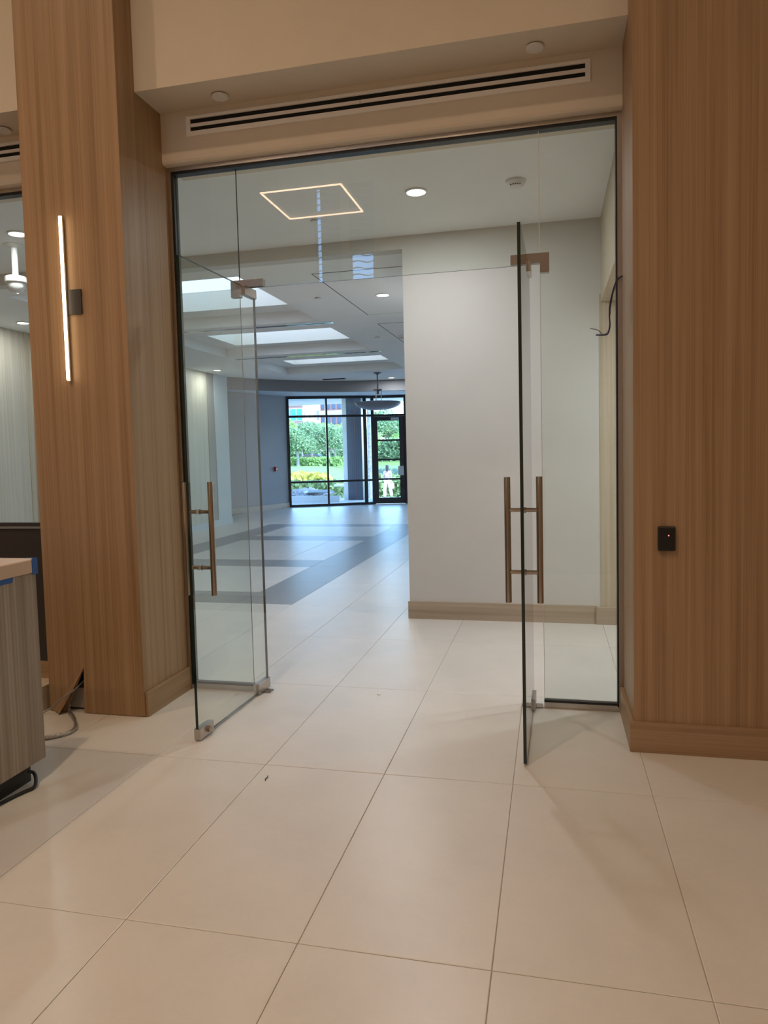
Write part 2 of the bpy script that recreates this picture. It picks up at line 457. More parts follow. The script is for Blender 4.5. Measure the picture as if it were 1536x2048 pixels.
# linear sconce on the torn column
sc = thing('wall_sconce', (-1.335, YF-.001, 1.979), 'slim glowing vertical light bar mounted on the wood column', 'lamp')
B('back_plate', -1.345, -1.236, YF-.010, YF-.001, 2.357, 2.50, mat('dark_back_plate', (.03, .024, .022), .5), sc, bevel=.002)
B('housing', -1.3435, -1.3265, YF-.022, YF-.0105, 1.979, 2.915, white_met, sc)
B('diffuser', -1.3425, -1.3275, YF-.034, YF-.0225, 1.982, 2.912, lens_warm, sc, bevel=.004)

rd = thing('card_reader', (1.923, 1.676, 1.009), 'small black card reader with red light on the wood column', 'card reader')
B('body', 1.883, 1.963, 1.654, 1.6755, 1.009, 1.128, mat('black_reader_plastic', (.006, .006, .007), .3), rd, bevel=.005)
MB().cyl((1.931, 1.6535, 1.085), (1.931, 1.6515, 1.085), .0025, 12).build('indicator', red_led, rd)

# ------------------------------------------------------------------ slot diffusers and sprinkler covers on the bulkhead
def diffuser(x0, x1, z0, z1, y, label, joint=True):
    d = thing('slot_diffuser', ((x0+x1)/2, y, z0), label, 'air vent', 'linear slot diffusers above the glazing')
    MB().ring((x0, x1, z0, z1), (x0+.027, x1-.027, z0+.028, z1-.018), -.011, 0, XZ(y)).build('flange', white_met, d)
    zc = (z0+.028+z1-.018)/2
    B('divider_bar', x0+.027, x1-.027, y-.006, y-.001, zc-.010, zc+.010, white_met, d)
    B('slot_backing', x0+.027, x1-.027, y-.0008, y-.0002, z0+.028, z1-.018, dark_slot, d)
    if joint: B('joint_strip', (x0+x1)/2-.09, (x0+x1)/2-.088, y-.0078, y-.0065, z0, z1, dark_slot, d)
diffuser(-.778, 1.608, 3.484, 3.602, 2.15, 'long white two-slot air diffuser above the open glass doors')
diffuser(-4.4, -1.80, 3.484, 3.602, 2.15, 'two-slot air diffuser left of the sconce column, cut by the frame')
def disc(x, y, z, r, label, group):
    o = MB().lathe([(r*.96, 0), (r, .003), (r, .010), (.018, .010), (.018, .016)], (x, y, z-.016), 28).build('sprinkler_cover', white_pl, smooth=True)
    return tag(o, label, 'sprinkler cover', group)
SG = 'round white sprinkler covers'
disc(-.496, 2.034, 3.645, .048, 'round white cover on the bulkhead soffit near the sconce column', SG)
disc(1.318, 2.018, 3.645, .048, 'round white cover on the bulkhead soffit near the card reader column', SG)
disc(-2.008, 2.05, 3.645, .048, 'round white cover on the soffit left of the sconce column', SG)

# ------------------------------------------------------------------ glass storefront
G = 2.235
TH = .006
def pane(name, x0, x1, z0, z1, parent):
    b = MB(); b.box(x0, x1, G-TH, G+TH, z0, z1)
    b.mi = [1, 1, 0, 0, 1, 1]
    return b.build(name, [glass, glass_edge], parent)
GX = (-.915, 1.740); SX = (-.5035, 1.3295); HZ = 3.298; DZ = 2.563
w1 = thing('window_1', (.41, G, 0), 'frameless glass storefront with transom and side panels between wood columns', 'glass wall', kind='structure')
pane('side_pane', GX[0]+.002, SX[0]-.001, .045, HZ, w1)
pane('side_pane', SX[1]+.001, GX[1]-.002, .045, HZ, w1)
pane('transom_pane', SX[0]+.001, SX[1]-.001, DZ, HZ, w1)
B('head_channel', CLX[1], CRX[0], G-.035, G+.035, HZ+.012, 3.3355, steel, w1)
B('head_gasket', CLX[1]+.02, CRX[0]-.02, G-.028, G+.028, HZ-.004, HZ+.012, black, w1)
for a, b, c, d in ((CLX[1], CLX[1]+.026, CLX[1]+.026, GX[0]), (CRX[0]-.024, CRX[0], GX[1], CRX[0]-.024)):
    B('jamb_channel', a, b, G-.035, G+.035, 0, HZ+.012, steel, w1)
    B('jamb_gasket', c, d, G-.028, G+.028, .03, HZ-.004, black, w1)
for a, b in ((CLX[1]+.026, SX[0]), (SX[1], CRX[0]-.024)):
    B('sill_channel', a, b, G-.02, G+.02, 0, .034, steel, w1)
    B('sill_gasket', a, b, G-.018, G+.018, .034, .047, black, w1)
def Lpatch(name, x_out, x_leg, x_in, zt, zb, zl):
    """L-shaped corner patch: leg down the side pane, arm along the transom"""
    poly = [(x_out, zl), (x_leg, zl), (x_leg, zb), (x_in, zb), (x_in, zt), (x_out, zt)]
    MB().prism(poly, G-.021, G+.021, M=lambda v: Vector((v.x, v.z, v.y))).build(name, steel_dk, w1, bevel=.0015)
B('silicone_joint', SX[1]-.0022, SX[1]+.0022, G-.0066, G+.0066, 2.623, HZ, mat('clear_silicone', (.72, .74, .72), .15), w1)
B('lit_edge_strip', SX[1]+.0004, SX[1]+.003, G-.0075, G-.0061, .05, 2.51, mat('painted_lit_arris', (.62, .68, .64), .15), w1)  # pale colour paints the light caught on this pane's edge
Lpatch('corner_patch', -.557, -.497, -.342, 2.612, 2.566, 2.508)
Lpatch('corner_patch', 1.382, 1.331, 1.167, 2.622, 2.568, 2.512)

def glass_door(n, piv, tip, lock, label):
    p = Vector((*piv, 0)); d = (Vector((*tip, 0))-p).normalized(); s = Vector((0, 0, 1)).cross(d)
    T = lambda v: p+d*v.x+s*v.y+Vector((0, 0, v.z))
    D = thing('door_%d' % n, (piv[0], piv[1], 0), label, 'glass door', kind='structure')
    L = (Vector((*tip, 0))-p).length
    b = MB(); b.box(-.066, L, -.0078, .0078, .012, 2.556, M=T); b.mi = [1, 1, 0, 0, 1, 1]
    b.build('glass_leaf', [glass, glass_edge], D)
    def bx(name, a0, a1, b0, b1, z0, z1, m_, par=D, bev=.0015):
        return MB().box(a0, a1, b0, b1, z0, z1, M=T).build(name, m_, par, bevel=bev)
    bx('top_patch', -.066, .10, -.019, .019, 2.505, 2.561, steel)
    bp = bx('bottom_patch', -.068, .10, -.02, .02, .010, .075, steel)
    bx('floor_pivot', -.03, .03, -.06, .06, 0.0, .008, steel_pol)
    if lock:
        lk = bx('lock_patch', L-.145, L+.002, -.019, .019, .010, .068, steel)
        MB().cyl(T(Vector((L-.085, .019, .040))), T(Vector((L-.085, .034, .040))), .017, 20).build('lock_cylinder', steel_pol, lk, smooth=True)
    u = L-.105
    h = thing('pull_handle', p+d*u+Vector((0, 0, .772))); h.parent = D
    h.matrix_basis = Matrix.Translation(d*u+Vector((0, 0, .772)))
    for sg in (-1, 1):
        MB().cyl(T(Vector((u, sg*.076, .772))), T(Vector((u, sg*.076, 1.386))), .0155, 24).build('bar', steel_pol, h, smooth=True, bevel=.0015)
        for z in (.922, 1.225):
            MB().cyl(T(Vector((u, sg*.008, z))), T(Vector((u, sg*.068, z))), .0105, 18).build('standoff', steel_pol, h, smooth=True)
            MB().cyl(T(Vector((u, sg*.0072, z))), T(Vector((u, sg*.013, z))), .0145, 18).build('collar', steel_pol, h, smooth=True)
glass_door(1, (-.443, G), (-.472, 1.402), True, 'open glass door leaf with steel ladder pull next to sconce column')
glass_door(2, (1.262, G), (1.2475, 1.400), False, 'open glass door leaf seen edge-on next to card reader column')

# loose wires hanging from the door frame
def smooth_path(P, n=5):
    P = [Vector(p) for p in P]; out = []
    for i in range(len(P)-1):
        p0, p1, p2, p3 = P[max(i-1, 0)], P[i], P[i+1], P[min(i+2, len(P)-1)]
        for k in range(n):
            t = k/n
            out.append(.5*((2*p1)+(p2-p0)*t+(2*p0-5*p1+4*p2-p3)*t*t+(3*p1-p0-3*p2+p3)*t**3))
    return out+[P[-1]]
wr = thing('loose_wires', (1.771, 2.17, 2.13), 'thin dark wires dangling from the glass frame beside the wood column', 'wires')
wz = [(1.771, 2.447), (1.743, 2.431), (1.721, 2.374), (1.704, 2.296), (1.701, 2.243), (1.704, 2.183), (1.694, 2.144), (1.678, 2.135), (1.629, 2.138)]
wz2 = [(1.771, 2.447), (1.746, 2.434), (1.730, 2.386), (1.708, 2.309), (1.703, 2.23), (1.697, 2.164), (1.668, 2.139), (1.643, 2.164), (1.600, 2.177)]
MB().tube(smooth_path([(x, 2.168, z) for x, z in wz]), .0036, 6).build('wire', navy_wire, wr, smooth=True)
MB().tube(smooth_path([(x, 2.176, z) for x, z in wz2]), .0028, 6).build('wire', cable_grey, wr, smooth=True)
MB().tube(smooth_path([(x+.006, 2.181, z+.004) for x, z in wz[:5]]), .0022, 6).build('wire', navy_wire, wr, smooth=True)

# ------------------------------------------------------------------ bay left of the sconce column: knee wall and glazing
struct(B('wall_knee', XL, CLX[0], 2.2, 2.33, .14, 1.06, dark_panel))
struct(B('trim_1', XL, CLX[0], 2.185, 2.34, 1.06, 1.075, mat('bluish_sill_metal', (.30, .33, .38), .25, .8)))
struct(B('baseboard_left', XL, CLX[0], 2.188, 2.33, 0, .14, oak_x))
w3 = thing('window_2', (-3.7, G, 1.075), 'fixed glass panel above the dark knee wall', 'window', kind='structure')
B('sill_channel', XL, CLX[0], G-.03, G+.03, 1.075, 1.098, dark_panel, w3)
b = MB(); b.box(XL+.02, CLX[0], G-TH, G+TH, 1.098, HZ); b.mi = [1, 1, 0, 0, 1, 1]; b.build('pane', [glass, glass_edge], w3)
B('head_channel', XL, CLX[0], G-.035, G+.035, HZ+.012, 3.3355, steel, w3)
B('head_gasket', XL, CLX[0], G-.028, G+.028, HZ-.004, HZ+.012, black, w3)
struct(B('wall_lower_right', CRX[1], XR, 2.2, 2.4, 0, 3.336, oak))

# ------------------------------------------------------------------ vestibule
struct(B('ceiling_vestibule', XL, 1.80, 2.40, 4.40, ZV, ZV+.05, ceil_paint))
WY = 4.36
struct(B('wall_header', XL, .112, WY, WY+.14, 3.315, 3.9, paint_taupe))
struct(B('wall_vestibule', .112, 1.80, WY, WY+.14, 0, 3.9, paint_taupe))
struct(B('baseboard_vestibule', .098, 1.755, WY-.016, WY, 0, .158, oak_pale_x))
struct(B('wall_corridor_header', 1.80, 1.92, 2.40, WY, 2.735, ZV+.2, oak_pale))
struct(B('ceiling_corridor', 1.92, 3.7, 2.40, WY, 2.735, 2.80, paint_white))
struct(B('wall_corridor_back', 1.785, 3.7, WY-.004, WY+.14, 0, 2.80, oak_pale))
struct(B('baseboard_corridor', 1.748, 3.7, WY-.034, WY-.004, 0, .146, oak_pale_x))
struct(B('wall_corridor_end', 3.7, 3.8, 2.3, WY+.14, 0, 2.9, paint_white))

def downlight(x, y, z, label, power, col=NEUT, r=.075):
    d = thing('downlight', (x, y, z-.014), label, 'ceiling light', 'round recessed downlights')
    MB().lathe([(r*.90, .0135), (r*.91, .004), (r*.94, .0), (r*1.08, .002), (r*1.1, .0135)], (x, y, z-.014), 32).build('trim_ring', white_pl, d, smooth=True)
    MB().lathe([(.001, .001), (r*.55, .002), (r*.90, .006)], (x, y, z-.014), 32).build('lens', lens_cool, d, smooth=True)
    lamp('downlight_lamp', 'AREA', (x, y, z-.0145), power*.155, col, d, shape='DISK', size=r*1.7)
VP_ = 95*VEST_W; FP_ = 70*FAR_W
downlight(.435, 3.317, ZV, 'round recessed downlight near the smoke detector behind the transom', VP_*1.0)
downlight(-2.95, 3.279, ZV, 'round recessed downlight beside the white dome camera', VP_*.5)
downlight(-.465, 6.08, ZC, 'round downlight inside the outlined ceiling panel', FP_)
downlight(-2.33, 14.96, ZC, 'round downlight just behind the bowl pendant', FP_*.6)
downlight(-5.34, 11.85, ZC, 'round downlight near the pale pilaster by the wood wall', FP_*.45)
downlight(-5.25, 6.10, ZC, 'round downlight close to the wood wall, below the dome camera', FP_*.35)
downlight(3.0, 3.3, 2.735, 'added unseen downlight in the side corridor', VP_*1.6)  # lamp out of view, added to brighten the corridor soffit
def smoke(x, y, z, label):
    d = thing('smoke_detector', (x, y, z-.05), label, 'smoke detector', 'white smoke detectors')
    MB().lathe([(.001, .0), (.042, .001), (.056, .014), (.060, .030), (.072, .034), (.072, .05)], (x, y, z-.05), 36).build('body', white_pl, d, smooth=True)
    for k in range(5):
        a = -2.2+.32*k
        MB().box(-.005, .005, -.004, .004, -.003, .003, M=lambda v: Vector((x+.052*math.cos(a), y+.052*math.sin(a), z-.039))+v).build('sensor_slot', dark_slot, d)
smoke(1.154, 3.325, ZV, 'white smoke detector on the vestibule ceiling, near the card reader column')
smoke(-.85, 9.0, ZC, 'white smoke detector on the far ceiling beside the wall corner')
disc(-.475, 3.73, ZV, .045, 'small round cover on the vestibule ceiling beneath the mirrored light square', SG)
disc(-1.215, 6.02, ZC, .042, 'small round cover on the far ceiling beside the outlined panel', SG)
disc(-1.235, 9.0, ZC, .042, 'small round cover on the far ceiling between coffer and smoke detector', SG)
# dome camera
dc = thing('dome_camera', (-3.217, 3.55, 3.0), 'white dome camera hanging on a pole from the vestibule ceiling', 'camera')
MB().lathe([(.085, 0), (.085, .006), (.04, .022), (.03, .03)][::-1] and [(.03, -.03), (.04, -.022), (.085, -.006), (.085, 0)], (-3.217, 3.55, ZV), 32).build('ceiling_plate', white_pl, dc, smooth=True)
MB().cyl((-3.217, 3.55, ZV-.03), (-3.217, 3.55, 3.14), .026, 24).build('pole', white_pl, dc, smooth=True)
MB().lathe([(.03, .05), (.085, .035), (.092, .02), (.092, -.015), (.08, -.02)], (-3.217, 3.55, 3.115), 32).build('housing', white_pl, dc, smooth=True)
MB().lathe([(.078, .0), (.074, -.04), (.055, -.072), (.03, -.088), (.001, -.092)], (-3.217, 3.55, 3.10), 32).build('dome', mat('white_dome', (.8, .8, .8), .15), dc, smooth=True)

# ------------------------------------------------------------------ far room: walls
XW = -5.75
struct(B('wall_wood_panel', XW-.15, XW, 2.40, 12.16, 0, 3.6, grey_oak))
struct(B('trim_2', XW-.15, XW+.012, 6.70, 6.78, .14, 3.42, oak_pale))
for k in range(4):
    struct(B('trim_%d' % (3+k), XW-.1, XW+.02, 6.81+.05*k, 6.84+.05*k, .14, 3.42, grey_oak))
struct(B('trim_7', XW-.15, XW+.01, 12.16, 12.47, 0, 3.5, mat('taupe_reveal', (.34, .31, .28), .6)))
struct(B('wall_pilaster', XW-.15, XW+.02, 12.47, 13.12, 0, 3.5, paint_blue))
struct(B('baseboard_far_left', XW+.0, XW+.035, 4.4, 13.13, 0, .14, paint_blue))
struct(B('wall_return', -7.6, XW-.15, 13.0, 13.12, 0, 3.5, paint_grey))
def wall_seg(name, p, q, z0, z1, th, m_):
    p, q = Vector((*p, 0)), Vector((*q, 0)); d = (q-p).normalized(); n = Vector((-d.y, d.x, 0))
    poly = [p, q, q+n*th, p+n*th]
    return struct(MB().prism([(v.x, v.y) for v in poly], z0, z1).build(name, m_))
GW = [(-7.55, 13.1), (-6.74, 15.36), (-6.03, 17.69)]
wall_seg('wall_grey', GW[0], GW[2], 0, 3.45, .15, paint_grey)
wall_seg('baseboard_grey', (-7.53, 13.1), (-6.01, 17.68), 0, .14, .02, wood('pinkish_base', (.40, .32, .26), (.50, .41, .34), (.56, .47, .40), 'Y'))
struct(B('wall_far_right', .112, .3, WY+.14, 18.9, 0, 3.6, paint_white))

# far ceiling with three coffers and skylights
TX = (-4.36, -1.66); KX = (-4.01, -1.877)
TRAY = ((4.80, 7.34, 5.17, 6.93), (7.93, 10.20, 8.77, 9.90), (11.03, 13.33, 12.04, 12.87))
ZT, ZK = 3.47, 3.72
cb = MB()
ys = [4.5]+[v for t in TRAY for v in t[:2]]+[16.0]
for i in range(len(ys)-1):
    for j, (a, b) in enumerate(((-7.6, TX[0]), TX, (TX[1], .2))):
        if j == 1 and i % 2 == 1: continue
        cb.add([(a, ys[i], ZC), (b, ys[i], ZC), (b, ys[i+1], ZC), (a, ys[i+1], ZC)], [(0, 1, 2, 3)])
ceil_far = struct(cb.build('ceiling_far', ceil_paint))
for k, (y0, y1, s0, s1) in enumerate(TRAY):
    t = MB()
    c = .03
    o = [(TX[0], y0), (TX[1], y0), (TX[1], y1), (TX[0], y1)]
    o2 = [(TX[0]-c, y0-c), (TX[1]+c, y0-c), (TX[1]+c, y1+c), (TX[0]-c, y1+c)]
    i1 = [(KX[0], s0), (KX[1], s0), (KX[1], s1), (KX[0], s1)]
    vs = [(*p, ZC) for p in o]+[(*p, ZT) for p in o]+[(*p, ZT) for p in i1]
    fs = []
    for q in range(4):
        r = (q+1) % 4; fs += [(q, r, 4+r, 4+q), (4+q, 4+r, 8+r, 8+q)]
    t.add(vs, fs)
    t.build('coffer', ceil_paint, ceil_far)
    w = MB(); vs = [(*p, ZT) for p in i1]+[(*p, ZK) for p in i1]
    w.add(vs, [(q, (q+1) % 4, 4+(q+1) % 4, 4+q) for q in range(4)]); w.build('skylight_well', well_paint, ceil_far)
    sk = NT('skylight_acrylic_%d' % k)
    tl = sk.n('ShaderNodeBsdfTranslucent'); tl.inputs[0].default_value = (.30, .30, .28, 1); sk.l(tl.outputs[0], sk.out.inputs[0])
    MB().add([(*p, ZK) for p in i1], [(0, 1, 2, 3)]).build('skylight_pane', sk.m, ceil_far)
def strip(x0, x1, y, label):
    d = thing('slot_diffuser', ((x0+x1)/2, y, ZC-.012), label, 'air vent', 'linear slot diffusers between the coffers')
    B('body', x0, x1, y-.05, y+.05, ZC-.008, ZC-.0005, chrome_strip, d)
    B('slot', x0+.02, x1-.02, y-.012, y+.012, ZC-.010, ZC-.0081, dark_slot, d)
strip(-4.3, -1.50, 7.52, 'shiny linear strip on the ceiling between the nearest two skylights')
strip(-4.3, -1.54, 10.50, 'shiny linear strip on the ceiling between the farther two skylights')
# outlined gypsum access panels
def access(x0, x1, y0, y1, label):
    d = thing('access_panel', ((x0+x1)/2, (y0+y1)/2, ZC-.002), label, 'ceiling panel', 'outlined ceiling panels')
    B('panel', x0+.014, x1-.014, y0+.014, y1-.014, ZC-.003, ZC-.0005, ceil_paint, d)
    MB().ring((x0, x1, y0, y1), (x0+.014, x1-.014, y0+.014, y1-.014), 0, .0012, lambda u, w, e: Vector((u, w, ZC-.0018+e))).build('reveal', mat('reveal_shadow_gap', (.09, .09, .09), .8), d)
access(-.93, .06, 4.93, 7.19, 'large outlined ceiling panel around a downlight')
access(-.96, .06, 7.87, 10.3, 'outlined ceiling panel under the far smoke detector')
tag(B('ceiling_vent', -3.95, -3.4, 14.60, 14.74, ZC-.012, ZC-.0005, dark_slot), 'small dark slot vent on the far ceiling before the curved fascia', 'air vent')

# curved fascia and the lower ceiling behind it
AC, AR = (-2.0, 11.5), 4.02
arc = []
for k in range(33):
    x = -5.55+(0.12+5.55)*k/32
    arc.append((x, AC[1]+math.sqrt(AR*AR-(x-AC[0])**2)))
arc = [(-5.74, 13.13)]+arc
fa = MB(); n = len(arc)
vs = [(x, y, z) for z in (3.05, 3.34) for x, y in arc]+[(x-.02, y+.14, z) for z in (3.05, 3.34) for x, y in arc]
fs = []
for i in range(n-1):
    fs += [(i, i+1, n+i+1, n+i), (2*n+i, 3*n+i, 3*n+i+1, 2*n+i+1), (i, 2*n+i, 2*n+i+1, i+1)]
fa.add(vs, fs)
struct(fa.build('trim_curved_fascia', fascia_paint, smooth=True))
lo = MB(); poly = [(x, y+.1) for x, y in arc]+[(.12, 19.3), (-7.6, 19.3), (-7.6, 13.13)]
lo.add([(x, y, 3.205) for x, y in poly], [tuple(range(len(poly)))])
struct(lo.build('ceiling_lower', paint_blue))

# fire alarm pull station on the grey wall
gd = (Vector((*GW[2], 0))-Vector((*GW[0], 0))).normalized(); gn = Vector((gd.y, -gd.x, 0))
ap = Vector((-6.205, 17.08, 1.07))
fa_ = thing('fire_alarm_pull', ap, 'small red fire alarm pull station on the slate grey wall', 'fire alarm')
A_ = lambda v: ap+gd*v.x+gn*v.y+Vector((0, 0, v.z))
MB().box(-.04, .04, -.01, .045, 0, .13, M=A_).build('body', red_pl, fa_, bevel=.004)
MB().box(-.026, .026, .046, .056, .05, .075, M=A_).build('pull_bar', white_pl, fa_, bevel=.003)

# bowl pendant
px_, py_ = -2.4, 13.82
pd = thing('pendant_lamp', (px_, py_, 2.47), 'shallow grey bowl pendant hanging before the far windows', 'pendant lamp')
pm = mat('pewter_metal', (.20, .20, .21), .4, .8)
MB().lathe([(.02, -.05), (.05, -.03), (.09, -.012), (.09, 0)], (px_, py_, ZC), 28).build('canopy', pm, pd, smooth=True)
MB().cyl((px_, py_, ZC-.045), (px_, py_, 2.90), .016, 14).build('stem', pm, pd, smooth=True)
MB().lathe([(.012, -.10), (.03, -.08), (.03, -.03), (.10, -.01), (.10, .01), (.02, .02)], (px_, py_, 2.93), 24).build('hub', pm, pd, smooth=True)
for k in range(3):
    a = 2.09*k+.4
    MB().cyl((px_+.08*math.cos(a), py_+.08*math.sin(a), 2.92), (px_+.09*math.cos(a), py_+.09*math.sin(a), 2.49), .006, 8).build('hanger_rod', steel, pd)
bp = [(.52*math.sin(t*.1571), -.17*math.cos(t*.1571)) for t in range(11)]
bp[0] = (.001, -.17)
prof_b = bp+[(.515, .006)]+[(max(r-.012, .001), z+.012) for r, z in reversed(bp)]
MB().lathe(prof_b, (px_, py_, 2.645), 40).build('bowl', mat('grey_frosted_bowl', (.17, .19, .24), .35), pd, smooth=True)

# ------------------------------------------------------------------ far storefront window and entrance doors
FA = [(-6.01, 17.69), (-4.98, 18.10), (-3.955, 18.56), (-3.76, 18.72), (-2.81, 18.92), (-1.86, 18.92), (-.9, 18.75), (.12, 18.5)]
w6 = thing('window_3', (-3.5, 18.3, 0), 'curved dark-framed storefront window looking out to the trees', 'window', kind='structure')
def bar(name, p, q, half, depth, parent):
    p, q = Vector(p), Vector(q); d = (q-p); L = d.length; d.normalize()
    if abs(d.z) > .9: a = Vector((.93, .37, 0)).normalized(); b = Vector((-.37, .93, 0))
    else: a = Vector((0, 0, 1)); b = Vector((-d.y, d.x, 0)).normalized()
    o = p
    return MB().box(0, L, -half, half, -depth, depth, M=lambda v: o+d*v.x+a*v.y+b*v.z).build(name, alu_dark, parent)
def fpane(p, q, z0, z1, parent):
    p, q = Vector((*p, 0)), Vector((*q, 0)); d = (q-p).normalized(); n_ = Vector((-d.y, d.x, 0))
    MB().prism([((p-n_*.004).x, (p-n_*.004).y), ((q-n_*.004).x, (q-n_*.004).y), ((q+n_*.004).x, (q+n_*.004).y), ((p+n_*.004).x, (p+n_*.004).y)], z0, z1).build('pane', glass_win, parent)
ZH, ZTR, ZLO = 3.205, 2.62, .72
for i, (x, y) in enumerate(FA):
    bar('mullion', (x, y, 0), (x, y, ZH), (.03, .028, .05, .045, .04, .045, .03, .03)[i], .05, w6)
for i in range(len(FA)-1):
    p, q = FA[i], FA[i+1]
    bar('head_rail', (*p, ZH-.04), (*q, ZH-.04), .04, .05, w6)
    bar('transom_rail', (*p, ZTR), (*q, ZTR), .032, .045, w6)
    fpane(p, q, ZTR+.03, ZH-.08, w6)
    if i in (3, 4): continue
    bar('middle_rail', (*p, ZLO), (*q, ZLO), .03, .045, w6)
    bar('sill_rail', (*p, .035), (*q, .035), .035, .05, w6)
    fpane(p, q, ZLO+.03, ZTR-.03, w6); fpane(p, q, .07, ZLO-.03, w6)
def entrance(n, p, q, hinge_left, label):
    P, Q = Vector((*p, 0)), Vector((*q, 0)); d = (Q-P).normalized(); n_ = Vector((-d.y, d.x, 0)); L = (Q-P).length
    D = thing('door_%d' % n, P, label, 'door', kind='structure')
    T = lambda v: P+d*v.x+n_*v.y+Vector((0, 0, v.z))
    def bx(name, a0, a1, b0, b1, z0, z1, m_, par=D): return MB().box(a0, a1, b0, b1, z0, z1, M=T).build(name, m_, par)
    a0, a1 = .05, L-.045
    s0, s1 = (.10, .14) if hinge_left else (.14, .10)
    bx('stile', a0, a0+s0, -.025, .025, .012, ZTR-.035, alu_dark); bx('stile', a1-s1, a1, -.025, .025, .012, ZTR-.035, alu_dark)
    u0, u1 = a0+s0, a1-s1
    bx('top_rail', u0, u1, -.025, .025, 2.46, ZTR-.035, alu_dark)
    bx('bottom_rail', u0, u1, -.025, .025, .012, .19, alu_dark)
    for z in (.735, 1.315, 1.885): bx('glazing_bar', u0, u1, -.022, .022, z-.026, z+.026, alu_dark)
    for z0, z1 in ((.19, .709), (.761, 1.289), (1.341, 1.859), (1.911, 2.46)): bx('pane', u0, u1, -.004, .004, z0, z1, glass_win)
    pl = mat('push_plate_metal', (.55, .58, .62), .4, .3)
    c = a1-.10 if hinge_left else a0+.10
    bx('push_plate', c-.09, c+.075, -.05, -.026, .84, 1.115, pl)
    bx('closer', (u1-.24 if hinge_left else u0), (u1 if hinge_left else u0+.24), -.075, -.026, 2.475, 2.545, pl)
entrance(3, FA[3], FA[4], True, 'black glazed entrance door with three bars below the bowl pendant')
entrance(4, FA[4], FA[5], False, 'second black glazed entrance door, mostly hidden by the white wall')

# ------------------------------------------------------------------ reception desk
dk = thing('reception_desk', (-1.7, .1, 0), 'weathered wood reception desk with tan top and blue tape', 'desk')
DX, DY = -.985, .87
B('countertop', -2.9, DX+.006, -.9, DY+.006, .998, 1.063, laminate_top, dk, bevel=.006)
B('side_panel', -1.035, DX, -.9, DY, .105, .9975, desk_wood, dk, bevel=.0015)
B('back_panel', -2.9, -1.0355, DY-.05, DY, .105, .9975, desk_wood, dk)
B('toe_kick', -2.85, -1.045, -.85, DY-.035, 0, .1045, mat('black_toe_kick', (.010, .009, .009), .5), dk)
B('carcass', -2.8, -1.036, -.85, DY-.051, .105, .99, mat('desk_interior', (.2, .16, .13), .7), dk)
tg = 'blue tape strips on the desk'
tag(MB().prism([(DX+.0062, DY-.03), (DX+.0075, DY-.03), (DX+.0075, DY+.0075), (DX-.05, DY+.0075), (DX-.05, DY+.0062), (DX+.0062, DY+.0062)], .990, 1.066).build('tape_strip', tape_blue), 'crumpled blue tape wrapped over the corner of the desk top', 'tape', tg)
tag(MB().prism([(.30, .930), (.718, .930), (.722, .95), (.717, .975), (.30, .975)], DX+.0002, DX+.0012, M=lambda v: Vector((v.z, v.x, v.y+.045*(1)))).build('tape_strip', tape_blue), 'flat blue tape strip on the desk side under the counter', 'tape', tg)
tag(MB().tube(smooth_path([(-1.032, .80, .06), (-1.012, .815, .05), (-.985, .795, .03), (-.965, .755, .012), (-.985, .70, .0085), (-1.015, .55, .0085), (-1.025, .30, .0085)]), .008, 8).build('power_cord', cable_black, smooth=True), 'black cord looping out from under the desk', 'cord')

# cables and offcut by the torn column
cp = [(-1.50, 1.735, .14), (-1.475, 1.70, .06), (-1.446, 1.653, .016), (-1.36, 1.574, .014), (-1.255, 1.453, .014), (-1.233, 1.381, .014), (-1.256, 1.33, .014), (-1.318, 1.279, .014), (-1.42, 1.26, .014), (-1.6, 1.25, .014)]
tag(MB().tube(smooth_path(cp, 7), lambda i: .009+.0035*random.random(), 8).build('foil_cable', foil, smooth=True), 'silver foil-wrapped cable curling over the floor below the torn veneer', 'cable')
cp2 = [(-1.375, 1.74, .20), (-1.42, 1.665, .14), (-1.50, 1.64, .085), (-1.565, 1.625, .03), (-1.62, 1.60, .006), (-1.72, 1.56, .006)]
tag(MB().tube(smooth_path(cp2, 6), .004, 6).build('thin_wire', cable_grey, smooth=True), 'thin grey wire coming out of the torn veneer gap', 'wire')
tag(B('wood_offcut', -1.86, -1.640, 1.66, 1.83, 0, .15, oak_pale, bevel=.002), 'short pale wood block standing between desk and column', 'wood block')
tag(MB().lathe([(.011, 0), (.013, .003), (.008, .006), (.004, .009), (.001, .009)], (.313, 2.288, 0), 16).build('plastic_cap', white_pl, smooth=True), 'tiny white plastic cap lying on the floor in the doorway', 'cap')
tag(MB().tube(smooth_path([(.06, 1.075, .0035), (.066, 1.06, .0035), (.062, 1.045, .0035), (.068, 1.03, .0035)], 4), .0025, 6).build('wire_scrap', cable_black, smooth=True), 'tiny dark wire scrap on a floor tile before the doorway', 'scrap')

# ------------------------------------------------------------------ lobby lamps (the square LED frame is what the transom mirrors, the downlights are added)
def led_frame(cx, cy, z, s, label):
    t = thing('led_frame_pendant', (cx, cy, z), label, 'pendant lamp', 'square LED frame pendants')
    h = s/2
    Mf = lambda u, w, e: Vector((u, w, z+e))
    MB().ring((cx-h, cx+h, cy-h, cy+h), (cx-h+.018, cx+h-.018, cy-h+.018, cy+h-.018), 0, .012, Mf).build('diffuser', ring_led, t)
    MB().ring((cx-h, cx+h, cy-h, cy+h), (cx-h+.018, cx+h-.018, cy-h+.018, cy+h-.018), .0125, .06, Mf).build('housing', white_met, t)
    for sx in (-1, 1):
        for sy in (-1, 1): MB().cyl((cx+sx*(h-.015), cy+sy*(h-.015), z+.06), (cx+sx*(h-.015), cy+sy*(h-.015), ZL-.002), .002, 6).build('suspension_cable', steel, t)
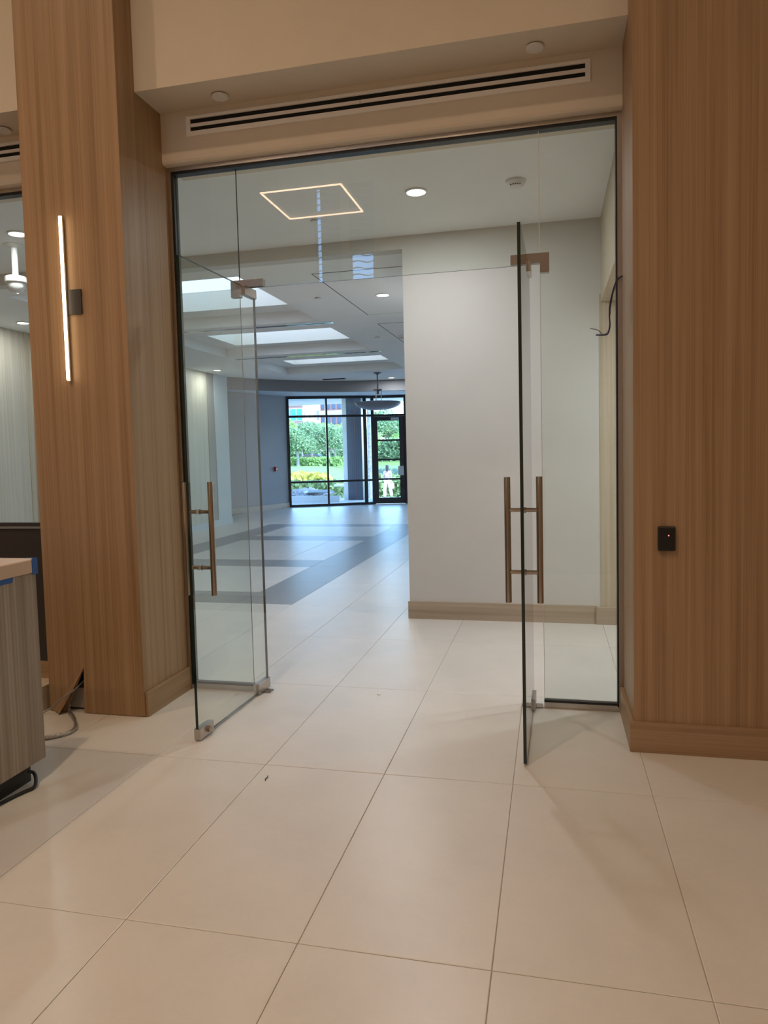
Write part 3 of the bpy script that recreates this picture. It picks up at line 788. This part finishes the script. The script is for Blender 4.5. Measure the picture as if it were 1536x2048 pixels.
led_frame(-1.43, -2.16, 4.6, 1.0, 'square warm LED frame hanging in the lobby behind the viewer')
for x, y, p, lb_ in ((-.4, -1.5, 1.35, 'over the tiles before the doors'), (-3.0, -.9, 1.2, 'over the desk'), (3.3, -1.5, .25, 'before the card reader column'), (.1, -4.0, .9, 'in the middle of the rear row'), (-3.0, -4.0, .8, 'in front of the slit windows'), (3.3, -4.0, .5, 'in the rear corner')):
    d = thing('downlight', (x, y, ZL-.03), 'added unseen warm downlight in the high lobby ceiling '+lb_, 'ceiling light', 'added warm downlights of the lobby ceiling')
    MB().lathe([(.09, .0295), (.092, .006), (.10, 0), (.12, .002), (.125, .0295)], (x, y, ZL-.03), 28).build('trim_ring', white_pl, d, smooth=True)
    MB().lathe([(.001, .01), (.06, .009), (.09, .014)], (x, y, ZL-.03), 28).build('lens', ring_led, d, smooth=True)
    lamp('downlight_lamp', 'SPOT', (x, y, ZL-.05), 580*p*LOBBY_W, WARM, d, spot_size=math.radians(150), spot_blend=1.0, shadow_soft_size=.09)  # out-of-view downlights added to light the lobby and column fronts

# ------------------------------------------------------------------ outdoors
conc = mat('pale_concrete', (.60, .60, .57), .8, var=.06, vscale=3)
paving = mat('sunlit_paving', (.56, .54, .50), .85, var=.06, vscale=1.2)
lawn_m = mat('lawn', (.13, .20, .04), .9, var=.25, vscale=1.5, bump=.5, bscale=40)
def thr(y): return 1.38-.262*(y+2)
gt = MB(); nx, ny = 60, 60
gx = [-95+150*i/nx for i in range(nx+1)]
gy = [19.0, 20, 22, 24, 26, 28, 30, 32, 34, 37, 40, 44, 48, 52, 56, 60, 65, 70, 76, 82, 88, 94, 100, 108, 116, 124, 132, 145, 160, 180, 210, 260]
def gz(x, y):
    base = -.03 if y < 22 else -.03-.74*min(1, (y-22)/11)
    if y <= 36: return base
    l = min(1, max(0, (thr(y)-x)/5.0)); l = l*l*(3-2*l)
    up = -.77+.87*min(1, (y-36)/20)
    bank = -1.0 if y < 122 else -1.0+1.9*min(1, (y-122)/20)
    return up*l+bank*(1-l)
gt.add([(x, y, gz(x, y)) for y in gy for x in gx], [(j*(nx+1)+i, j*(nx+1)+i+1, (j+1)*(nx+1)+i+1, (j+1)*(nx+1)+i) for j in range(len(gy)-1) for i in range(nx)])
gt.mi = [(0 if (j+0 < 8) else 1) for j in range(len(gy)-1) for i in range(nx)]
struct(gt.build('ground', [paving, lawn_m], smooth=True))
pond_m = mat('pond_water', (.20, .30, .33), .05, spec=.8)
struct(MB().add([(-60, 60, -.86), (45, 60, -.86), (45, 128, -.86), (-60, 128, -.86)], [(0, 1, 2, 3)]).build('water', pond_m), 'bright pond beyond the hedge', 'pond')

# portico: canopy slab and the dark stone pier
struct(B('roof_portico', -12, 3.5, 19.25, 23.4, 3.34, 3.9, conc))
stone = wood('blue_black_stone', (.030, .036, .055), (.045, .055, .080), (.075, .088, .12), 'Z', .25, .3)
pc = thing('portico_pier', (-4.95, 21.2, -.03), 'dark blue stone pier of the portico outside the window', 'pillar', kind='structure')
B('stone_cladding', -5.21, -4.70, 21.0, 21.5, -.03, 3.34, stone, pc)
B('lit_side_strip', -5.36, -5.21, 21.02, 21.48, -.03, 3.34, conc, pc)  # pale concrete strip paints the lit side of the pier
B('rust_vein', -4.945, -4.925, 20.994, 21.0, -.03, 3.34, mat('rust_vein', (.16, .055, .05), .5), pc)

# planter with gravel, slabs and a bench
struct(B('wall_planter', -8.2, -5.25, 20.1, 20.3, -.03, .17, mat('planter_render', (.42, .42, .42), .8, var=.06)))
B_ = MB()
for k in range(420):
    x, y = random.uniform(-8.3, -6.6), random.uniform(20.9, 24.2); r = random.uniform(.05, .10)
    z = .06+.16*max(0, 1-abs(x+7.6)/.9)
    q = [Vector((random.gauss(0, 1), random.gauss(0, 1), random.gauss(0, 1))).normalized()*r*random.uniform(.7, 1.1) for _ in range(6)]
    o = len(B_.v); c = Vector((x, y, z))
    B_.add([c+Vector((r, 0, 0)), c+Vector((-r, 0, 0)), c+Vector((0, r, 0)), c+Vector((0, -r, 0)), c+Vector((0, 0, r*.8)), c+Vector((0, 0, -r*.8))],
           [(0, 2, 4), (2, 1, 4), (1, 3, 4), (3, 0, 4), (2, 0, 5), (1, 2, 5), (3, 1, 5), (0, 3, 5)])
tag(B_.build('gravel', mat('river_gravel', (.34, .34, .35), .9, var=.35, vscale=9)), 'grey river stones heaped in the planter outside', 'gravel', kind='stuff')
sb_ = MB().box(-.4, .4, -1.3, 1.3, -.04, .04, M=lambda v: Vector((-7.0, 22.6, .13))+Matrix.Rotation(.5, 3, 'Z') @ (Matrix.Rotation(-.10, 3, 'X') @ v)).build('stone_slab', mat('blue_slab', (.40, .45, .50), .6))
tag(sb_, 'tilted blue-grey slab lying on the gravel outside', 'slab')
bn = thing('stone_bench', (-6.1, 24.2, -.2), 'pale stone bench slab on a block before the hedge', 'bench')
B('seat_slab', -6.6, -5.6, 23.9, 24.5, .29, .37, conc, bn); B('base_block', -6.15, -5.7, 24.0, 24.4, -.22, .29, mat('dark_base_block', (.2, .2, .21), .8), bn)

def leaf_cloud(mb, c, rad, n, size, flat=.0, mi=0):
    c = Vector(c)
    for _ in range(n):
        while True:
            v = Vector((random.uniform(-1, 1), random.uniform(-1, 1), random.uniform(-1, 1)))
            if .35 < v.length < 1: break
        p = c+Vector((v.x*rad[0], v.y*rad[1], v.z*rad[2]))
        u = Vector((random.gauss(0, 1), random.gauss(0, 1), random.gauss(0, 1))).normalized(); w = u.orthogonal().normalized(); s2 = size*random.uniform(.6, 1.3)
        mb.add([p-u*s2, p+w*s2*.6, p+u*s2, p-w*s2*.6], [(0, 1, 2, 3)], mi)
def leaf_mat(name, c0, c1):
    t = NT(name); b = t.n('ShaderNodeBsdfPrincipled'); b.inputs['Roughness'].default_value = .7
    g = t.n('ShaderNodeNewGeometry')
    mx = t.n('ShaderNodeMix', data_type='RGBA'); mx.inputs[6].default_value = (*c0, 1); mx.inputs[7].default_value = (*c1, 1)
    t.l(g.outputs['Random Per Island'], mx.inputs[0]); t.l(mx.outputs[2], b.inputs['Base Color'])
    tl = t.n('ShaderNodeBsdfTranslucent'); t.l(mx.outputs[2], tl.inputs[0])
    ms = t.n('ShaderNodeMixShader'); ms.inputs[0].default_value = .3; t.l(b.outputs[0], ms.inputs[1]); t.l(tl.outputs[0], ms.inputs[2])
    t.l(ms.outputs[0], t.out.inputs[0]); return t.m
lm1 = leaf_mat('oak_leaves', (.10, .19, .08), (.26, .38, .18)); lm2 = leaf_mat('bright_leaves', (.16, .30, .06), (.34, .48, .16))
lm3 = leaf_mat('hedge_leaves', (.12, .20, .06), (.33, .42, .16)); lm4 = leaf_mat('croton_leaves', (.40, .34, .05), (.62, .60, .12))
bark = mat('grey_bark', (.22, .20, .18), .9, var=.2, vscale=4)
def tree(x, y, h, r, lm, label):
    z = gz(x, y); t = thing('oak_tree', (x, y, z), label, 'tree', 'trees beyond the lawn')
    th = h*.36
    tk = MB().tube([(x, y, z-.1), (x+.05, y, z+th*.5), (x-.05, y, z+th), (x+.1, y, z+h*.7)], lambda i: (.22, .17, .15, .07)[i], 8); tk.build('trunk', bark, t, smooth=True)
    for s_i, (dx, dz) in enumerate(((-.5, .62), (.55, .66), (.1, .75))):
        MB().tube([(x, y, z+th*.9), (x+dx*r*.5, y, z+h*(dz-.12)), (x+dx*r, y, z+h*dz)], lambda i: (.11, .07, .03)[i], 6).build('branch', bark, t, smooth=True)
    cr = MB()
    for _ in range(11):
        a = random.uniform(0, 6.28); q = r*.62*math.sqrt(random.random())
        leaf_cloud(cr, (x+q*math.cos(a), y+q*math.sin(a), z+h*random.uniform(.46, .86)), (r*.5, r*.5, h*.16), 260, .17*r/2.6)
    cr.build('crown', lm, t)
def on_ray(slope, y): return 1.38+slope*(y+2.02)
TL = ['broad oak tree beyond the lawn, at the left window edge', 'oak tree with a pale trunk just right of the left window edge', 'oak tree in front of the parked dark car', 'oak tree behind the window mullion', 'oak tree standing left of the dark pier', 'tall oak tree behind the lawn row, partly hidden', 'oak tree farther back behind the second trunk', 'oak tree farther back near the brick building']
for (sl_, y, h, r, lm), lab in zip(((-.392, 88, 6.4, 2.7, lm2), (-.362, 83, 5.2, 2.4, lm1), (-.340, 94, 5.9, 2.6, lm1), (-.314, 88, 5.3, 2.5, lm1), (-.286, 100, 5.9, 2.5, lm1), (-.255, 108, 6.6, 2.8, lm2), (-.355, 112, 7.0, 3.2, lm1), (-.305, 114, 7.2, 3.3, lm2)), TL):
    tree(on_ray(sl_, y), y, h, r, lm, lab)
for (sl_, y, h, r, lm), lab in zip(((-.228, 142, 10, 4.3, lm1), (-.214, 156, 9.0, 4.2, lm1), (-.186, 150, 7.0, 4.0, lm2), (-.205, 138, 5.0, 3.0, lm2)), ('tall tree across the pond seen in the top door pane', 'tree across the pond sloping down beside the tall one', 'low tree across the pond at the door lock stile', 'bushy tree at the pond shore behind the door bars')):
    tree(on_ray(sl_, y), y, h, r, lm, lab)
def hedge(name, x0, x1, y0, y1, z0, z1, n, lm, label, size=.12):
    t = thing(name, ((x0+x1)/2, (y0+y1)/2, z0), label, 'hedge')
    b = MB()
    for _ in range(n):
        leaf_cloud(b, (random.uniform(x0, x1), random.uniform(y0, y1), random.uniform(z0, z1)), (.2, .2, .15), 4, size)
    b.build('foliage', lm, t)
    for k in range(4): MB().cyl((x0+(x1-x0)*(k+.5)/4, (y0+y1)/2, z0-.25), (x0+(x1-x0)*(k+.5)/4, (y0+y1)/2, z1-.05), .04, 6).build('stem', bark, t)
hz_ = gz(-28, 86)
hedge('clipped_hedge', on_ray(-.385, 86), on_ray(-.29, 86), 84.6, 86, hz_, hz_+.95, 900, lm2, 'clipped light green hedge running under the oak trees', .22)
hedge('leafy_hedge', -10.6, -6.9, 26.6, 27.6, -.35, .32, 700, lm3, 'leafy hedge with pale flowers behind the planter slab')
hedge('leafy_hedge', -9.4, -4.2, 35.0, 36.0, -.75, .30, 900, lm3, 'dense hedge behind the walking person', .13)
hedge('croton_bed', -12.6, -8.9, 30.0, 31.2, -.1, .55, 420, lm4, 'yellow croton plants above the planter hedge', .16)
hedge('shrub_belt', on_ray(-.40, 124), on_ray(-.265, 124), 123, 125, gz(-38, 124), gz(-38, 124)+2.2, 900, lm1, 'dark shrub belt in the shade behind the oak trunks', .32)
hedge('shrub_belt', on_ray(-.25, 132), on_ray(-.17, 132), 131, 133, -.6, 4.0, 1500, lm1, 'dense shrubs along the far pond shore behind the door panes', .36)
# palm trunk in the narrow side light
pt = thing('palm_tree', (-5.68, 26, -.3), 'slender palm trunk standing behind the narrow side light', 'palm')
MB().tube([(-5.70, 26, -.4), (-5.69, 26, 1), (-5.67, 26, 2.4), (-5.66, 26, 4.6)], lambda i: (.16, .125, .12, .115)[i], 12).build('trunk', mat('palm_bark', (.30, .29, .27), .9, var=.4, vscale=14), pt, smooth=True)
for k in range(9):
    a = .7*k; P = [(-5.66+.9*t*math.cos(a), 26+.9*t*math.sin(a), 4.6+.5*t-.35*t*t) for t in (0, .5, 1, 1.5, 2)]
    fr_ = MB()
    vs = []
    for i, p in enumerate(P):
        w_ = (.05, .22, .26, .18, .02)[i]; nrm = Vector((-math.sin(a), math.cos(a), 0))
        vs += [Vector(p)-nrm*w_, Vector(p)+Vector((0, 0, .06)), Vector(p)+nrm*w_]
    fr_.add(vs, [(i*3+j, i*3+j+1, i*3+j+4, i*3+j+3) for i in range(4) for j in range(2)]); fr_.build('frond', lm1, pt)

# office buildings behind the trees
brick = mat('pink_brick', (.33, .17, .15), .85, var=.06); stonew = mat('white_precast', (.50, .48, .46), .8)
teal = mat('teal_curtain_glass', (.02, .30, .38), .25, spec=.4); darkw = mat('tinted_office_glass', (.10, .14, .20), .06, spec=.8)
def office(x0, x1, y, h, floors, cols, wallm, winm, label, big):
    z0 = gz((x0+x1)/2, y)-.5; o = thing('office_building', ((x0+x1)/2, y, z0), label, 'building')
    B('walls', x0, x1, y, y+14, z0, z0+h, wallm, o)
    fh = h/floors; cw = (x1-x0)/cols
    for f in range(floors):
        B('spandrel', x0-.05, x1+.05, y-.12, y, z0+f*fh, z0+f*fh+fh*(.16 if big else .3), brick if big else stonew, o)
        for c in range(cols):
            a = x0+cw*c+cw*(.04 if big else .2); b = x0+cw*(c+1)-cw*(.04 if big else .2)
            wn_ = B('window', a, b, y-.08, y-.01, z0+f*fh+fh*(.2 if big else .4), z0+(f+1)*fh-.12*fh, stonew if big else darkw, o)
            B('pane', a+.1, b-.1, y-.14, y-.081, z0+f*fh+fh*.24 if big else z0+f*fh+fh*.43, z0+(f+1)*fh-.16*fh, winm, wn_)
    for f in range(floors):
        for c in range(3):
            B('window', x1+.005, x1+.06, y+1.5+4*c, y+4.3+4*c, z0+f*fh+fh*.35, z0+(f+1)*fh-.14*fh, darkw, o)
    B('parapet', x0-.2, x1+.2, y-.2, y+14.2, z0+h, z0+h+1.0, brick, o)
YO = 165
office(on_ray(-.41, YO), on_ray(-.352, YO), YO, 18.4, 4, 6, brick, teal, 'brick office block with teal glass bands above the trees', True)
office(on_ray(-.350, YO+24), on_ray(-.284, YO+24), YO+24, 21, 5, 8, brick, darkw, 'pale office wing with square dark windows beside the teal one', False)
# parked car under the trees
cx_, cy_ = on_ray(-.338, 100), 100; cz_ = gz(cx_, cy_)
car = thing('parked_car', (cx_, cy_, cz_), 'dark blue car parked behind the hedge under the trees', 'car')
MB().prism([(-2.2, .3), (2.2, .3), (2.25, .75), (1.5, .95), (.9, 1.4), (-.9, 1.45), (-1.6, .98), (-2.2, .9)], -.85, .85, M=lambda v: Vector((cx_+v.x, cy_+v.z, cz_+v.y))).build('body', mat('navy_car_paint', (.02, .035, .10), .2, .3), car, bevel=.05)
MB().prism([(.85, 1.32), (-.85, 1.37), (-1.35, 1.0), (1.3, .98)], -.86, .86, M=lambda v: Vector((cx_+v.x, cy_+v.z, cz_+v.y))).build('side_glass', mat('car_glass', (.02, .025, .03), .05), car)
for x in (-1.35, 1.35):
    for y in (-.78, .78): MB().cyl((cx_+x, cy_+y-.1, cz_+.33), (cx_+x, cy_+y+.1, cz_+.33), .33, 18).build('wheel', black, car)

# person walking past the entrance
def with_skin(me):
    bm = bmesh.new(); bm.from_mesh(me); bm.verts.layers.skin.verify(); bm.to_mesh(me); bm.free()
def skin2(name, verts, edges_, radii, m_, parent, root=0):
    me = bpy.data.meshes.new(name); org = parent.matrix_basis.translation
    me.from_pydata([tuple(Vector(v)-org) for v in verts], edges_, []); with_skin(me); me.materials.append(m_)
    for i, r in enumerate(radii):
        sv = me.skin_vertices[0].data[i]; sv.radius = r if isinstance(r, tuple) else (r, r); sv.use_root = (i == root)
    o = bpy.data.objects.new(name, me); COL.objects.link(o); o.parent = parent
    md = o.modifiers.new('skin', 'SKIN'); md.use_smooth_shade = True
    sd = o.modifiers.new('sub', 'SUBSURF'); sd.levels = 2; sd.render_levels = 2
    return o
PX, PY = -6.60, 33.0
PZ = gz(PX, PY)
ps = thing('person', (PX, PY, PZ), 'person with dark hair in white trousers and patterned top walking outside', 'person')
P3 = lambda x, y, z: (PX+x, PY+y, PZ+z)
skin_m = mat('skin_tone', (.36, .22, .15), .6); white_c = mat('white_cotton', (.80, .80, .80), .9); hair_m = mat('dark_hair', (.02, .016, .014), .5)
top_m = mat('patterned_blouse', (.42, .28, .30), .9, var=.5, vscale=16)
bv = [P3(0, 0, .92), P3(0, 0, 1.12), P3(0, .01, 1.30), P3(.01, 0, 1.40), P3(.015, 0, 1.47), P3(.015, -.02, 1.56), P3(.015, 0, 1.64),
      P3(-.15, .02, 1.33), P3(-.19, .05, 1.10), P3(-.17, -.08, .92), P3(-.165, -.13, .85),
      P3(.16, .0, 1.33), P3(.20, -.02, 1.10), P3(.21, -.12, .90), P3(.21, -.16, .83),
      P3(-.085, .02, .86), P3(-.12, -.10, .48), P3(-.15, .02, .08), P3(-.16, -.12, .035),
      P3(.085, 0, .86), P3(.12, .12, .48), P3(.14, .26, .10), P3(.15, .16, .035)]
be = [(0, 1), (1, 2), (2, 3), (3, 4), (4, 5), (5, 6), (2, 7), (7, 8), (8, 9), (9, 10), (2, 11), (11, 12), (12, 13), (13, 14), (0, 15), (15, 16), (16, 17), (17, 18), (0, 19), (19, 20), (20, 21), (21, 22)]
br = [(.13, .10), (.12, .09), (.13, .09), .055, .05, (.075, .09), (.06, .075), .05, .04, .032, .028, .05, .04, .032, .028, .085, .06, .04, .03, .085, .06, .04, .03]
skin2('body', bv, be, br, skin_m, ps)
skin2('blouse', [bv[i] for i in (0, 1, 2, 3, 7, 8, 11, 12)], [(0, 1), (1, 2), (2, 3), (2, 4), (4, 5), (2, 6), (6, 7)], [(.155, .125), (.145, .11), (.15, .11), .065, .068, .06, .068, .06], top_m, ps)
skin2('trousers', [bv[0]]+[bv[i] for i in (15, 16, 17, 19, 20, 21)], [(0, 1), (1, 2), (2, 3), (0, 4), (4, 5), (5, 6)], [(.15, .12), .10, .085, .085, .10, .085, .085], white_c, ps)
skin2('hair', [P3(.015, -.02, 1.68), P3(.015, -.05, 1.60), P3(.015, -.07, 1.48), P3(.015, -.07, 1.34)], [(0, 1), (1, 2), (2, 3)], [(.085, .09), (.10, .10), (.09, .06), (.05, .04)], hair_m, ps)
for i in (18, 22): skin2('shoe', [Vector(bv[i])+Vector((0, .14, 0)), Vector(bv[i])-Vector((0, .08, .0))], [(0, 1)], [.042, .036], mat('dark_shoe', (.03, .03, .03), .5), ps)
bgx = Vector(P3(.30, -.16, .50))
hb = thing('tote_bag', bgx, 'pale tote bag hanging from the hand of the walking person', 'bag')
MB().box(-.05, .05, -.15, .15, 0, .26, M=lambda v: bgx+v).build('bag_body', white_c, hb, bevel=.02)
MB().tube(smooth_path([bgx+Vector((0, -.09, .26)), bgx+Vector((-.005, -.05, .33)), bgx+Vector((-.005, .05, .33)), bgx+Vector((0, .09, .26))]), .01, 6).build('handle', white_c, hb, smooth=True)

# daylight sampling portal at the far window (gives off nothing itself)
pl_ = lamp('daylight_portal', 'AREA', (-2.9, 19.1, 1.6), 1.0, (1, 1, 1), shape='RECTANGLE', size=7.0, size_y=3.2)
pl_.rotation_euler = (math.radians(-90), 0, 0)
pl_.data.cycles.is_portal = True
